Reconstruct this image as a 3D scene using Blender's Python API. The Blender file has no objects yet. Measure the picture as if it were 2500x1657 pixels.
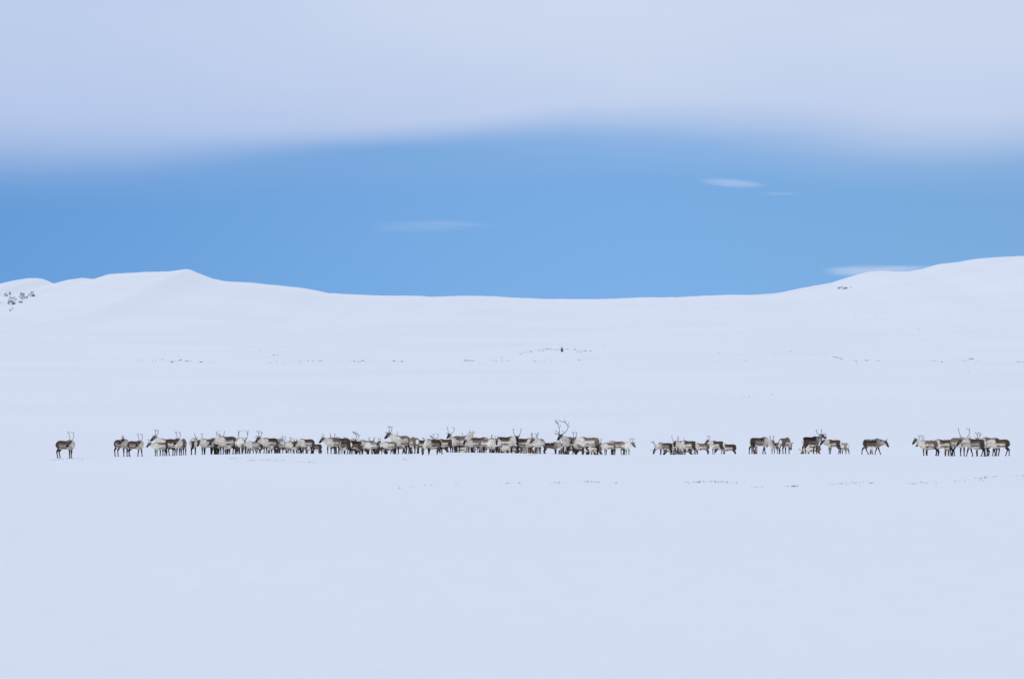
import bpy, math, random
import numpy as np
from mathutils import Vector, Matrix

C = bpy.context.scene.collection
scene = bpy.context.scene
R = math.radians

# ------------------------------------------------------------------ camera
F = 20833.0            # focal length in pixels of a 2500 px wide frame (a 300 mm lens)
EYE = 5.0              # camera height above the flat where the herd stands
HORIZON = 902.0        # image row of eye level
cam_d = bpy.data.cameras.new('camera'); cam = bpy.data.objects.new('camera', cam_d); C.objects.link(cam)
cam_d.lens = 300.0; cam_d.sensor_width = 36.0
cam_d.clip_start = 1.0; cam_d.clip_end = 60000.0
cam.location = (0, 0, EYE)
cam.rotation_euler = (R(90) + math.atan((HORIZON - 828.5) / F), 0, 0)
scene.camera = cam

# ------------------------------------------------------------------ exposure
scene.view_settings.view_transform = 'Standard'
scene.view_settings.look = 'None'
scene.view_settings.exposure = 0.0
scene.view_settings.gamma = 1.0
scene.view_settings.use_curve_mapping = False
scene.cycles.max_bounces = 6
scene.cycles.diffuse_bounces = 3

# ------------------------------------------------------------------ sun and sky
SUN_EL, SUN_AZ = 32.0, 215.0       # azimuth clockwise from +Y: behind the camera, to the left
sl = bpy.data.lights.new('sun', 'SUN'); sun = bpy.data.objects.new('sun', sl); C.objects.link(sun)
sl.energy = 0.88; sl.angle = R(18); sl.color = (1.0, 0.95, 0.89)
sd = Vector((math.sin(R(SUN_AZ)) * math.cos(R(SUN_EL)), math.cos(R(SUN_AZ)) * math.cos(R(SUN_EL)), math.sin(R(SUN_EL))))
sun.rotation_euler = sd.to_track_quat('Z', 'Y').to_euler()
sun.location = (0, -20, 60)

world = bpy.data.worlds.new('World'); scene.world = world; world.use_nodes = True
nt = world.node_tree; nt.nodes.clear()
def N(tree, t, **kw):
    n = tree.nodes.new(t)
    for k, v in kw.items(): setattr(n, k, v)
    return n
def plug(tree, sock, v):
    if isinstance(v, bpy.types.NodeSocket): tree.links.new(v, sock)
    else: sock.default_value = v
def mth(tree, op, a, b=0.0, c=0.0, clamp=False):
    n = N(tree, 'ShaderNodeMath', operation=op); n.use_clamp = clamp
    plug(tree, n.inputs[0], a); plug(tree, n.inputs[1], b); plug(tree, n.inputs[2], c)
    return n.outputs[0]
def sstep(tree, v, lo, hi, olo=0.0, ohi=1.0):
    n = N(tree, 'ShaderNodeMapRange'); n.interpolation_type = 'SMOOTHSTEP'
    plug(tree, n.inputs[0], v); plug(tree, n.inputs[1], lo); plug(tree, n.inputs[2], hi)
    plug(tree, n.inputs[3], olo); plug(tree, n.inputs[4], ohi)
    return n.outputs[0]
def mixc(tree, f, a, b):
    n = N(tree, 'ShaderNodeMix'); n.data_type = 'RGBA'; n.clamp_factor = True
    plug(tree, n.inputs[0], f)
    for s, v in ((n.inputs[6], a), (n.inputs[7], b)):
        if isinstance(v, tuple) and len(v) == 3: v = (*v, 1)
        plug(tree, s, v)
    return n.outputs[2]
def ramp(tree, v, stops, interp='B_SPLINE'):
    n = N(tree, 'ShaderNodeValToRGB'); n.color_ramp.interpolation = interp
    el = n.color_ramp.elements
    while len(el) > 1: el.remove(el[-1])
    el[0].position = stops[0][0]; el[0].color = (stops[0][1],) * 3 + (1,)
    for p, c in stops[1:]:
        e = el.new(p); e.color = (c, c, c, 1)
    plug(tree, n.inputs[0], v)
    return n.outputs[0]

PXD = math.degrees(1 / F)          # degrees of sky per photograph pixel
tc = N(nt, 'ShaderNodeTexCoord')
sep = N(nt, 'ShaderNodeSeparateXYZ'); nt.links.new(tc.outputs['Generated'], sep.inputs[0])
az = mth(nt, 'DEGREES', mth(nt, 'ARCTAN2', sep.outputs[0], sep.outputs[1]))
el = mth(nt, 'DEGREES', mth(nt, 'ARCSINE', sep.outputs[2]))
# the clear strip under the cloud deck, from the Nishita sky
sky = N(nt, 'ShaderNodeTexSky', sky_type='NISHITA')
sky.sun_disc = False; sky.sun_elevation = R(SUN_EL); sky.sun_rotation = R(SUN_AZ)
sky.altitude = 300; sky.air_density = 1.0; sky.dust_density = 0.0; sky.ozone_density = 2.5
svec = N(nt, 'ShaderNodeCombineXYZ')
nt.links.new(sep.outputs[0], svec.inputs[0]); nt.links.new(sep.outputs[1], svec.inputs[1])
plug(nt, svec.inputs[2], mth(nt, 'ADD', mth(nt, 'MULTIPLY', mth(nt, 'MAXIMUM', sep.outputs[2], 0.0), 1.5), 0.42))
nt.links.new(svec.outputs[0], sky.inputs[0])
blue = N(nt, 'ShaderNodeMix'); blue.data_type = 'RGBA'; blue.blend_type = 'MULTIPLY'; blue.inputs[0].default_value = 1
nt.links.new(sky.outputs[0], blue.inputs[6]); plug(nt, blue.inputs[7], mixc(nt, sstep(nt, az, 0.5, 3.6), mixc(nt, sstep(nt, az, -4.6, 1.0), (1.18, 1.68, 1.93), (1.72, 2.10, 2.14)), (1.72, 2.03, 1.98)))
# the deck: low stratus with a soft, slightly wavy lower edge
azn = mth(nt, 'MULTIPLY_ADD', az, 1 / (3000 * PXD), 0.5)
def along(pts): return ramp(nt, azn, [((p - 1250) / 3000 + 0.5, v) for p, v in pts], 'B_SPLINE')
edge = along([(p, (HORIZON - r) / 1000) for p, r in [(-250, 368), (0, 366), (300, 362), (500, 357), (700, 351), (950, 339), (1150, 325), (1300, 306), (1450, 292), (1700, 296), (1950, 318), (2150, 336), (2350, 344), (2600, 332)]])
half = along([(-250, .12), (0, .115), (350, .090), (600, .052), (900, .038), (1200, .038), (1500, .058), (1800, .075), (2200, .075), (2600, .072)])
cv = N(nt, 'ShaderNodeCombineXYZ'); plug(nt, cv.inputs[0], mth(nt, 'MULTIPLY', az, 0.35)); plug(nt, cv.inputs[1], mth(nt, 'MULTIPLY', el, 1.3))
n1 = N(nt, 'ShaderNodeTexNoise'); n1.inputs['Scale'].default_value = 1.2; n1.inputs['Detail'].default_value = 4
nt.links.new(cv.outputs[0], n1.inputs['Vector'])
wob = mth(nt, 'MULTIPLY', mth(nt, 'SUBTRACT', n1.outputs[0], 0.5), 0.05)
rel = mth(nt, 'ADD', mth(nt, 'SUBTRACT', mth(nt, 'DIVIDE', el, PXD * 1000), edge), wob)     # in thousands of pixels above the edge
deck = sstep(nt, mth(nt, 'DIVIDE', rel, half), -1.0, 1.15)
veil = mth(nt, 'MULTIPLY', sstep(nt, rel, -0.17, 0.03), along([(-250, .26), (500, .24), (900, .10), (1200, .14), (1500, .40), (2000, .42), (2600, .26)]))
veil = mth(nt, 'MULTIPLY', veil, mth(nt, 'ADD', n1.outputs[0], 0.5))
deck = mth(nt, 'MAXIMUM', deck, veil) if False else mth(nt, 'ADD', deck, mth(nt, 'MULTIPLY', mth(nt, 'SUBTRACT', 1.0, deck), veil), 0, True)
n2 = N(nt, 'ShaderNodeTexNoise'); n2.inputs['Scale'].default_value = 0.55; n2.inputs['Detail'].default_value = 3
nt.links.new(cv.outputs[0], n2.inputs['Vector'])
tone = mth(nt, 'ADD', sstep(nt, rel, 0.0, 0.30, 0.10, 0.62), mth(nt, 'MULTIPLY', mth(nt, 'SUBTRACT', n2.outputs[0], 0.5), 1.3))
tone = mth(nt, 'ADD', tone, sstep(nt, az, -3.6, 1.2, -0.30, 0.22))
S = 0.1
CLO, CHI = (0.475, 0.585, 0.83), (0.625, 0.70, 0.865)
cloud = mixc(nt, tone, tuple(v / S for v in CLO), tuple(v / S for v in CHI))
base = mixc(nt, deck, blue.outputs[2], cloud)
# small lens clouds in the clear strip
def wisp(col, px, row, w, h, amt, tilt=0.0, seed=0):
    dx = mth(nt, 'DIVIDE', mth(nt, 'SUBTRACT', az, (px - 1250) * PXD), w * PXD)
    dy = mth(nt, 'SUBTRACT', el, (HORIZON - row) * PXD)
    dy = mth(nt, 'DIVIDE', mth(nt, 'SUBTRACT', dy, mth(nt, 'MULTIPLY', dx, tilt * PXD)), h * PXD)
    n = N(nt, 'ShaderNodeTexNoise'); n.inputs['Scale'].default_value = 1.6; n.inputs['Detail'].default_value = 4
    c = N(nt, 'ShaderNodeCombineXYZ'); plug(nt, c.inputs[0], dx); plug(nt, c.inputs[1], mth(nt, 'MULTIPLY', dy, 0.6)); c.inputs[2].default_value = seed
    nt.links.new(c.outputs[0], n.inputs['Vector'])
    r = mth(nt, 'ADD', mth(nt, 'MULTIPLY', dx, dx), mth(nt, 'MULTIPLY', dy, dy))
    r = mth(nt, 'ADD', r, mth(nt, 'MULTIPLY', mth(nt, 'SUBTRACT', n.outputs[0], 0.5), 1.1))
    m = mth(nt, 'MULTIPLY', sstep(nt, r, 1.5, -0.3), amt)
    return mixc(nt, m, col, tuple(v / S for v in (0.56, 0.66, 0.87)))
base = wisp(base, 1785, 447, 74, 10, 0.42, -5, 1)
base = wisp(base, 1905, 473, 46, 5, 0.17, 0, 2)
base = wisp(base, 1030, 553, 120, 15, 0.15, 3, 3)
base = wisp(base, 1120, 546, 90, 7, 0.10, -6, 4)
base = wisp(base, 2130, 663, 112, 15, 0.72, 0, 5)
base = wisp(base, 2240, 655, 95, 7, 0.40, 0, 6)
bg = N(nt, 'ShaderNodeBackground'); bg.inputs[1].default_value = S
nt.links.new(base, bg.inputs[0])
wo = N(nt, 'ShaderNodeOutputWorld'); nt.links.new(bg.outputs[0], wo.inputs[0])

# ------------------------------------------------------------------ small helpers
def tag(o, label=None, cat=None, group=None, kind=None):
    if label: o['label'] = label
    if cat: o['category'] = cat
    if group: o['group'] = group
    if kind: o['kind'] = kind
    return o
def link(name, me, parent=None):
    o = bpy.data.objects.new(name, me); C.objects.link(o)
    if parent: o.parent = parent
    return o
def mesh_np(name, verts, faces, mat=None, smooth=True):
    me = bpy.data.meshes.new(name)
    me.from_pydata([tuple(v) for v in verts], [], faces)
    me.update()
    if smooth: me.polygons.foreach_set('use_smooth', [True] * len(me.polygons))
    if mat: me.materials.append(mat)
    return me
def material(name, rough=0.8, spec=0.3):
    m = bpy.data.materials.new(name); m.use_nodes = True
    t = m.node_tree; b = t.nodes['Principled BSDF']
    b.inputs['Roughness'].default_value = rough
    b.inputs['Specular IOR Level'].default_value = spec
    return m, t, b
def smooth(x, a, b):
    t = np.clip((np.asarray(x, float) - a) / (b - a), 0, 1); return t * t * (3 - 2 * t)
_rg = np.random.RandomState(7); _tab = _rg.rand(256, 256)
def vnoise(x, y):
    x = np.asarray(x, float); y = np.asarray(y, float)
    xi = np.floor(x).astype(int); yi = np.floor(y).astype(int); fx = x - xi; fy = y - yi
    fx = fx * fx * (3 - 2 * fx); fy = fy * fy * (3 - 2 * fy)
    g = lambda a, b: _tab[a % 256, b % 256]
    return (g(xi, yi) * (1 - fx) + g(xi + 1, yi) * fx) * (1 - fy) + (g(xi, yi + 1) * (1 - fx) + g(xi + 1, yi + 1) * fx) * fy - 0.5
def fbm(x, y, n=4):
    s = 0; a = 1.0
    for i in range(n):
        s = s + a * vnoise(x * 2 ** i + 17.3 * i, y * 2 ** i + 5.1 * i); a *= 0.5
    return s

# ------------------------------------------------------------------ terrain height
RIDGE_Y = 6000.0
_sk = [(-60, 668), (0, 663), (14, 656), (30, 648), (60, 643), (84, 641.5), (100, 644), (110, 649), (118, 653.5), (128, 655), (138, 654), (155, 647), (190, 642.5), (215, 645), (232, 642), (250, 634), (290, 631), (340, 628), (390, 627), (415, 624), (430, 622), (440, 623), (452, 629), (470, 636), (490, 643), (520, 649), (580, 652), (640, 658), (700, 665), (760, 677), (800, 679),
       (880, 682), (1000, 685), (1060, 683), (1150, 685), (1200, 688), (1260, 691), (1400, 691), (1480, 687), (1560, 686), (1640, 682), (1760, 680), (1800, 676), (1860, 663), (1920, 653), (1970, 637), (2005, 627.5), (2040, 624.5), (2070, 626), (2100, 626.5), (2130, 621), (2165, 610), (2190, 608), (2210, 606), (2250, 599), (2300, 594), (2366, 590), (2450, 586)]
_sx = np.array([(a * 1.0566 - 1250) / F * RIDGE_Y for a, b in _sk]); _sy = np.array([b * 1.0566 for a, b in _sk])
def ridge_row(x):
    x = np.asarray(x, float)
    r = np.interp(x, _sx, _sy)
    lo = 718 - 60 * fbm(x / 900.0 + 3.3, 0 * x + 2.2, 3); hi = 630 - 50 * fbm(x / 900.0 + 8.1, 0 * x + 9.2, 3)
    r = np.where(x < _sx[0], _sy[0] + (lo - _sy[0]) * smooth(-x, -_sx[0], -_sx[0] + 700), r)
    r = np.where(x > _sx[-1], _sy[-1] + (hi - _sy[-1]) * smooth(x, _sx[-1], _sx[-1] + 700), r)
    return r - 2.0 * fbm(x / 24.0, 0 * x + 1.7, 4) - 0.7 * fbm(x / 4.0, 0 * x + 6.7, 2)
_py = np.array([0, 440, 480, 492, 500, 510, 530, 560, 600, 660, 760, 900, 1100, 1400, 1800, 2300, 2600], float)
_pz = np.array([0, 0, 0.0, -0.02, -0.07, -0.25, -0.83, -1.45, -1.75, -1.80, -1.35, -0.75, 0.05, 1.45, 3.5, 6.2, 7.9])
_fy = np.linspace(0, 2600, 5201)                 # smoothed profile
_fz = np.interp(_fy, _py, _pz)
_k = np.ones(13) / 13
_fz2 = np.convolve(np.pad(_fz, 6, 'edge'), _k, 'valid')
_k = np.ones(121) / 121; _far = np.convolve(np.pad(_fz2, 60, 'edge'), _k, 'valid')
_w = smooth(_fy, 640, 740); _fz2 = _fz2 * (1 - _w) + _far * _w
# height of the low rise the herd stands on, across the frame (rows of its edge in the photograph)
_cr = [(0, 1116), (100, 1116), (180, 1115), (300, 1112), (420, 1110.5), (480, 1107.5), (560, 1106.5), (620, 1105), (700, 1104), (800, 1105.5), (900, 1106.5), (1010, 1105.5), (1100, 1102), (1200, 1103), (1300, 1104.5), (1370, 1106.5), (1460, 1108), (1600, 1108), (1750, 1106), (1900, 1105.8), (2050, 1105.5), (2160, 1108), (2300, 1111), (2400, 1111.5), (2500, 1110)]
_cx = np.array([(a - 1250) / F * 500 for a, b in _cr]); _cz = np.array([EYE + 0.03 - (b - HORIZON) * 500 / F for a, b in _cr])
def height(x, y):
    x = np.asarray(x, float); y = np.asarray(y, float)
    r = np.hypot(x, y)
    yy = np.where(y > 0, y, -y * 0 + np.clip(-y, 0, 400))
    zp = np.interp(np.clip(yy, 0, 2600), _fy, _fz2)
    # the low rise
    cz = np.interp(x, _cx, _cz)
    rise = np.exp(-((y - 503) / 42.0) ** 2)
    z = zp + cz * rise
    # gentle drifts
    z = z + 0.13 * fbm(x / 22.0 + 2, y / 90.0, 4) * (1 - smooth(np.abs(y - 503), 60, 20)) * smooth(y, 60, 160)
    z = z + 0.5 * fbm(x / 160.0 + 5, y / 420.0 + 2, 3) * smooth(y, 700, 1500) * (1 - smooth(y, 3200, 5200) * 0.6)
    # drift line with stones on the middle plain
    z = z + 0.35 * np.exp(-((y - 1330 - (x - 24) * 1.6) / 18.0) ** 2) * np.exp(-((x - 30) / 16.0) ** 2)
    # knoll that carries the cairn, and smaller swells along the stone row
    z = z + 2.9 * np.exp(-((x - 13.5) / 13.0) ** 2 - ((y - 2560) / 60.0) ** 2)
    z = z + 1.0 * np.exp(-((x - 98) / 14.0) ** 2 - ((y - 2450) / 50.0) ** 2) + 0.9 * np.exp(-((x - 134) / 9.0) ** 2 - ((y - 2430) / 40.0) ** 2)
    # hillside up to the skyline
    t = np.clip((y - 2600) / (RIDGE_Y - 2600), 0, 1)
    rr = ridge_row(x)
    e = t ** 0.92 * 0.86 + 0.14 * smooth(t, 0.55, 1)
    e = e + 0.030 * fbm(x / 260.0 + 4, y / 700.0 + 3, 4) * smooth(t, 0.0, 0.15) * (1 - smooth(t, 0.82, 0.98))
    # a shoulder across the right-hand hill and the bench below the left peak
    e = e + 0.035 * np.exp(-((t - 0.48) / 0.06) ** 2) * smooth(x, 60, 240) + 0.03 * np.exp(-((t - 0.74) / 0.07) ** 2) * smooth(-x, 150, 300)
    row0 = HORIZON - (7.9 - EYE) * F / 2600
    zh = EYE + (HORIZON - (row0 + (rr - row0) * e)) * y / F
    z = z + np.where(y > 2600, zh - 7.9, 0)
    # beyond the skyline the land falls away
    z = np.where(y > RIDGE_Y, z - (y - RIDGE_Y) * (HORIZON - rr) / F - ((y - RIDGE_Y) * 0.010 + np.clip(y - RIDGE_Y, 0, 400) ** 2 * 6e-5), z)
    z = np.maximum(z, -60 - 0 * z)
    # photographer's own rise
    z = z + 3.35 * np.exp(-(r / 33.0) ** 2)
    return z
def hz(x, y): return float(height(x, y))
def X(px, y): return (px - 1250) / F * y
def depth_at(px, row, lo=150.0, hi=6000.0):
    """distance at which the ground shows at this place of the photograph"""
    ys = np.concatenate([np.arange(lo, 2600, 1.0), np.arange(2600, hi, 4.0)])
    rows = HORIZON - (height((px - 1250) / F * ys, ys) - EYE) * F / ys
    i = np.nonzero(rows <= row)[0]
    return float(ys[i[0]]) if len(i) else hi - 20

# ------------------------------------------------------------------ snow
snow, t, b = material('snow', 0.75, 0.25)
geo = N(t, 'ShaderNodeNewGeometry')
def tnoise(tree, vec, scale, detail, sc3=None):
    n = N(tree, 'ShaderNodeTexNoise'); n.inputs['Scale'].default_value = scale; n.inputs['Detail'].default_value = detail
    if sc3:
        mp = N(tree, 'ShaderNodeMapping'); mp.inputs['Scale'].default_value = sc3
        tree.links.new(vec, mp.inputs[0]); vec = mp.outputs[0]
    tree.links.new(vec, n.inputs['Vector']); return n.outputs[0]
a1 = tnoise(t, geo.outputs['Position'], 0.012, 5, (1, 0.35, 1))
a2 = tnoise(t, geo.outputs['Position'], 0.9, 6, (1, 0.25, 1))
f = mth(t, 'ADD', mth(t, 'MULTIPLY', a1, 0.75), mth(t, 'MULTIPLY', a2, 0.25))
t.links.new(mixc(t, sstep(t, f, 0.30, 0.70), (0.895, 0.895, 0.89), (0.94, 0.935, 0.92)), b.inputs['Base Color'])
bp = N(t, 'ShaderNodeBump'); bp.inputs['Strength'].default_value = 0.7; bp.inputs['Distance'].default_value = 0.07
t.links.new(a2, bp.inputs['Height'])
bp2 = N(t, 'ShaderNodeBump'); bp2.inputs['Strength'].default_value = 0.35; bp2.inputs['Distance'].default_value = 3.0
t.links.new(a1, bp2.inputs['Height']); t.links.new(bp.outputs[0], bp2.inputs['Normal']); t.links.new(bp2.outputs[0], b.inputs['Normal'])

def ground():
    # fan of cells round the camera: fine where the view is, coarse elsewhere, all one sheet to the horizon
    rings = np.concatenate([np.geomspace(2, 120, 26, endpoint=False), np.geomspace(120, 470, 70, endpoint=False), np.arange(470, 545, 0.75),
                            np.geomspace(545, 2200, 90, endpoint=False), np.arange(2200, 2700, 7.0), np.geomspace(2700, 5600, 90, endpoint=False),
                            np.arange(5600, 6100, 14.0), np.geomspace(6100, 20000, 18)])
    a_in = np.linspace(-4.6, 4.6, 560)
    a_out = np.concatenate([np.linspace(4.8, 30, 64), np.linspace(32, 328, 75), np.linspace(330, 355.2, 64)])
    ang = np.radians(np.concatenate([a_in, a_out]))
    # cells run on lines of equal y ahead of the camera so that ridges stay crisp
    A, Rr = np.meshgrid(ang, rings)
    c = np.cos(A); k = np.where(c > math.cos(R(30)), 1 / np.maximum(c, 0.2), 1 / math.cos(R(30)))
    x = np.sin(A) * Rr * k; y = c * Rr * k
    z = height(x, y)
    far = smooth(np.hypot(x, y), 9000, 20000); z = z * (1 - far) + far * (-40)
    nr, na = x.shape
    V = np.stack([x, y, z], -1).reshape(-1, 3)
    V = np.vstack([V, [[0, 0, hz(0, 0)]]]); cidx = len(V) - 1
    i = np.arange(nr - 1)[:, None] * na; j = np.arange(na)[None, :]; j2 = (j + 1) % na
    q = np.stack([i + j, i + na + j, i + na + j2, i + j2], -1).reshape(-1, 4)
    faces = [tuple(f) for f in q[:, ::-1]] + [(cidx, int((k2 + 1) % na), int(k2)) for k2 in range(na)]
    me = mesh_np('snow_ground', V, faces, snow)
    # make sure faces look up
    if me.polygons[len(me.polygons) // 2].normal.z < 0: me.flip_normals()
    o = link('snow_ground', me)
    tag(o, 'snow covered plain rising to smooth white hills on the skyline', kind='structure')
    return o
ground()

# ------------------------------------------------------------------ reindeer
coat_m, t, b = material('coat', 0.95, 0.12)
at = N(t, 'ShaderNodeAttribute', attribute_name='coat')
tcn = N(t, 'ShaderNodeTexCoord')
h1 = tnoise(t, tcn.outputs['Object'], 7.0, 5, (0.6, 1, 1.6))
h2 = tnoise(t, tcn.outputs['Object'], 40.0, 3, (0.35, 1, 1))
hf = mth(t, 'ADD', mth(t, 'MULTIPLY', h1, 0.6), mth(t, 'MULTIPLY', h2, 0.4))
mul = N(t, 'ShaderNodeMix'); mul.data_type = 'RGBA'; mul.blend_type = 'MULTIPLY'; mul.inputs[0].default_value = 1
t.links.new(at.outputs['Color'], mul.inputs[6]); t.links.new(mixc(t, sstep(t, hf, 0.3, 0.7), (0.86, 0.85, 0.84), (1.10, 1.095, 1.09)), mul.inputs[7])
t.links.new(mul.outputs[2], b.inputs['Base Color'])
bp = N(t, 'ShaderNodeBump'); bp.inputs['Strength'].default_value = 0.6; bp.inputs['Distance'].default_value = 0.02
t.links.new(h2, bp.inputs['Height']); t.links.new(bp.outputs[0], b.inputs['Normal'])
def antler_mat(name, c0, c1):
    m, t, b = material(name, 0.6, 0.3)
    g = N(t, 'ShaderNodeTexCoord')
    t.links.new(mixc(t, sstep(t, tnoise(t, g.outputs['Object'], 12, 4), 0.35, 0.65), c0, c1), b.inputs['Base Color'])
    return m
ANT_DARK = antler_mat('antler_dark', (0.075, 0.055, 0.05), (0.15, 0.12, 0.105))
ANT_TAN = antler_mat('antler_tan', (0.22, 0.15, 0.085), (0.38, 0.28, 0.18))

def spline(P, n):
    P = np.asarray(P, float); m = len(P)
    Q = np.vstack([2 * P[0] - P[1], P, 2 * P[-1] - P[-2]])
    out = []
    for i in range(m - 1):
        p0, p1, p2, p3 = Q[i:i + 4]
        for k in range(n):
            u = k / n
            out.append(0.5 * (2 * p1 + (p2 - p0) * u + (2 * p0 - 5 * p1 + 4 * p2 - p3) * u * u + (3 * p1 - p0 - 3 * p2 + p3) * u ** 3))
    out.append(P[-1]); return np.array(out)
class Geo:
    def __init__(s): s.v = []; s.f = []; s.n = 0
    def tube(s, P, ref=(0, 0, 1), sides=10, sub=2):
        """P rows: x y z, half width, half height; closed ends"""
        Q = spline(P, sub) if sub > 1 else np.asarray(P, float)
        c = Q[:, :3]; T = np.gradient(c, axis=0); T /= np.maximum(np.linalg.norm(T, axis=1), 1e-9)[:, None]
        ref = np.asarray(ref, float)
        S = np.cross(T, ref); S /= np.maximum(np.linalg.norm(S, axis=1), 1e-9)[:, None]
        U = np.cross(S, T)
        a = np.arange(sides) * 2 * math.pi / sides
        ring = c[:, None] + S[:, None] * (np.cos(a)[None, :, None] * Q[:, 3, None, None]) + U[:, None] * (np.sin(a)[None, :, None] * Q[:, 4, None, None])
        m = len(Q); base = s.n
        s.v += [ring.reshape(-1, 3), (c[0] - T[0] * min(Q[0, 3:5]) * 0.6)[None], (c[-1] + T[-1] * min(Q[-1, 3:5]) * 0.6)[None]]
        for i in range(m - 1):
            for j in range(sides):
                k = (j + 1) % sides
                s.f.append((base + i * sides + j, base + i * sides + k, base + (i + 1) * sides + k, base + (i + 1) * sides + j))
        e0 = base + m * sides; e1 = e0 + 1
        for j in range(sides):
            k = (j + 1) % sides
            s.f.append((base + k, base + j, e0)); s.f.append((base + (m - 1) * sides + j, base + (m - 1) * sides + k, e1))
        s.n = e1 + 1
    def mesh(s, name, mat=None): return mesh_np(name, np.vstack(s.v), s.f, mat)

TORSO = np.array([  # x, top, bottom, half width
    (-0.715, 0.90, 0.78, 0.05), (-0.68, 0.965, 0.68, 0.125), (-0.60, 1.01, 0.60, 0.18), (-0.46, 1.045, 0.56, 0.215), (-0.26, 1.045, 0.54, 0.235),
    (-0.04, 1.03, 0.515, 0.25), (0.16, 1.04, 0.495, 0.25), (0.34, 1.08, 0.49, 0.23), (0.48, 1.08, 0.52, 0.195), (0.60, 1.04, 0.58, 0.15), (0.68, 0.97, 0.68, 0.09)])
LX = 0.88     # trunk length factor
def frame(yaw, pitch):
    cy, sy, cp, sp = math.cos(yaw), math.sin(yaw), math.cos(pitch), math.sin(pitch)
    f = np.array([cy * cp, sy * cp, sp]); l = np.array([-sy, cy, 0.0]); u = np.cross(f, l); return f, l, u

def antler_lines(kind, L, side, rnd):
    """polylines (x forward, y outward, z up) with a radius, for a head held as usual"""
    y = side
    j = lambda: 1 + rnd.uniform(-0.10, 0.10)
    r0 = 0.015 + 0.010 * min(L, 0.9)
    out = []
    sp = j(); bk = j()
    beam = [(0, .04 * y, 0), (-.10 * L * bk, .17 * y * L * sp + .03 * y, .10 * L), (-.30 * L * bk, .38 * y * L * sp, .32 * L), (-.36 * L * bk, .48 * y * L * sp, .60 * L), (-.20 * L * bk, .46 * y * L * sp, .86 * L), (-.04 * L, .36 * y * L * sp, L)]
    if kind == 'spike':
        return [([(0, .04 * y, 0), (-.12 * L, .16 * y * L + .04 * y, .45 * L), (-.10 * L, .24 * y * L + .04 * y, L)], r0 * 0.8, 0.010)]
    if kind == 'fork':
        beam = [(0, .04 * y, 0), (-.10 * L, .22 * y * L, .22 * L), (-.22 * L, .42 * y * L, .55 * L), (-.14 * L, .48 * y * L, L)]
        out.append((beam, r0 * 0.9, 0.010))
        out.append(([(-.20 * L, .38 * y * L, .48 * L), (0.0, .46 * y * L, .68 * L), (.06 * L, .42 * y * L, .86 * L)], 0.014, 0.009))
        out.append(([(0, .045 * y, .02), (.20 * L, .07 * y, .10 * L), (.30 * L, .09 * y, .22 * L)], 0.014, 0.009))
        return out
    out.append((beam, r0, 0.010))
    # fork at the top
    out.append(([(-.30 * L * bk, .48 * y * L * sp, .74 * L), (-.36 * L, .52 * y * L * sp, .86 * L), (-.36 * L, .54 * y * L, .97 * L)], 0.016, 0.009))
    if rnd.random() < 0.75 or kind != 'lyre':
        out.append(([(.01, .045 * y, .02), (.16 * L + .04, .08 * y, .05 * L), (.34 * L + .04, .10 * y, .16 * L)], 0.016, 0.010))
    if kind in ('branch', 'bull', 'palm'):
        out.append(([(-.36 * L * bk, .47 * y * L * sp, .56 * L), (-.46 * L, .46 * y * L, .64 * L), (-.54 * L, .50 * y * L, .78 * L)], 0.015, 0.009))
        out.append(([(-.16 * L, .45 * y * L * sp, .88 * L), (-.10 * L, .50 * y * L, .98 * L), (-.12 * L, .54 * y * L, 1.08 * L)], 0.015, 0.009))
        out.append(([(-.16 * L, .27 * y * L, .18 * L), (.02 * L, .34 * y * L, .26 * L), (.14 * L, .36 * y * L, .40 * L)], 0.016, 0.010))
    if kind in ('bull', 'palm'):
        out.append(([(-.05 * L, .36 * y * L * sp, .99 * L), (.14 * L, .20 * y * L, 1.04 * L), (.24 * L, .08 * y * L, 1.12 * L)], 0.016, 0.010))
        out.append(([(-.19 * L, .46 * y * L * sp, .86 * L), (.02 * L, .48 * y * L, 1.0 * L), (.02 * L, .50 * y * L, 1.20 * L)], 0.016, 0.010))
        out.append(([(.20 * L, .085 * y, .06 * L), (.32 * L, .15 * y, .10 * L), (.38 * L, .15 * y, .22 * L)], 0.016, 0.010))
    if kind == 'palm':
        out.append(([(-.33 * L * bk, .48 * y * L * sp, .64 * L), (-.21 * L * bk, .46 * y * L * sp, .85 * L), (-.08 * L, .38 * y * L * sp, .98 * L)], 0.036, 0.020))
    return out

COLS = dict(dark=(0.022, 0.014, 0.012), brown=(0.070, 0.045, 0.034), mid=(0.175, 0.128, 0.098), grey=(0.33, 0.275, 0.235), cream=(0.74, 0.66, 0.54), white=(0.88, 0.83, 0.74))
COATS = {  # back, flank upper, flank, lower stripe, thigh, neck, face, leg
    'saddle': ('brown', 'mid', 'cream', 'brown', 'brown', 'cream', 'dark', 'dark'),
    'dark':   ('dark', 'brown', 'mid', 'dark', 'brown', 'grey', 'dark', 'dark'),
    'pale':   ('mid', 'cream', 'cream', 'mid', 'mid', 'white', 'dark', 'dark'),
    'grey':   ('mid', 'grey', 'cream', 'brown', 'mid', 'cream', 'dark', 'dark'),
    'brown':  ('brown', 'mid', 'grey', 'brown', 'brown', 'cream', 'dark', 'dark'),
    'whiteface': ('mid', 'grey', 'white', 'mid', 'mid', 'white', 'cream', 'grey'),
    'light':  ('grey', 'cream', 'white', 'mid', 'grey', 'white', 'brown', 'brown'),
}
def seg_dist(p, a, b):
    ab = b - a; u = np.clip(((p - a) @ ab) / max(ab @ ab, 1e-9), 0, 1)
    return np.linalg.norm(p - (a + u[:, None] * ab), axis=1), u

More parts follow.
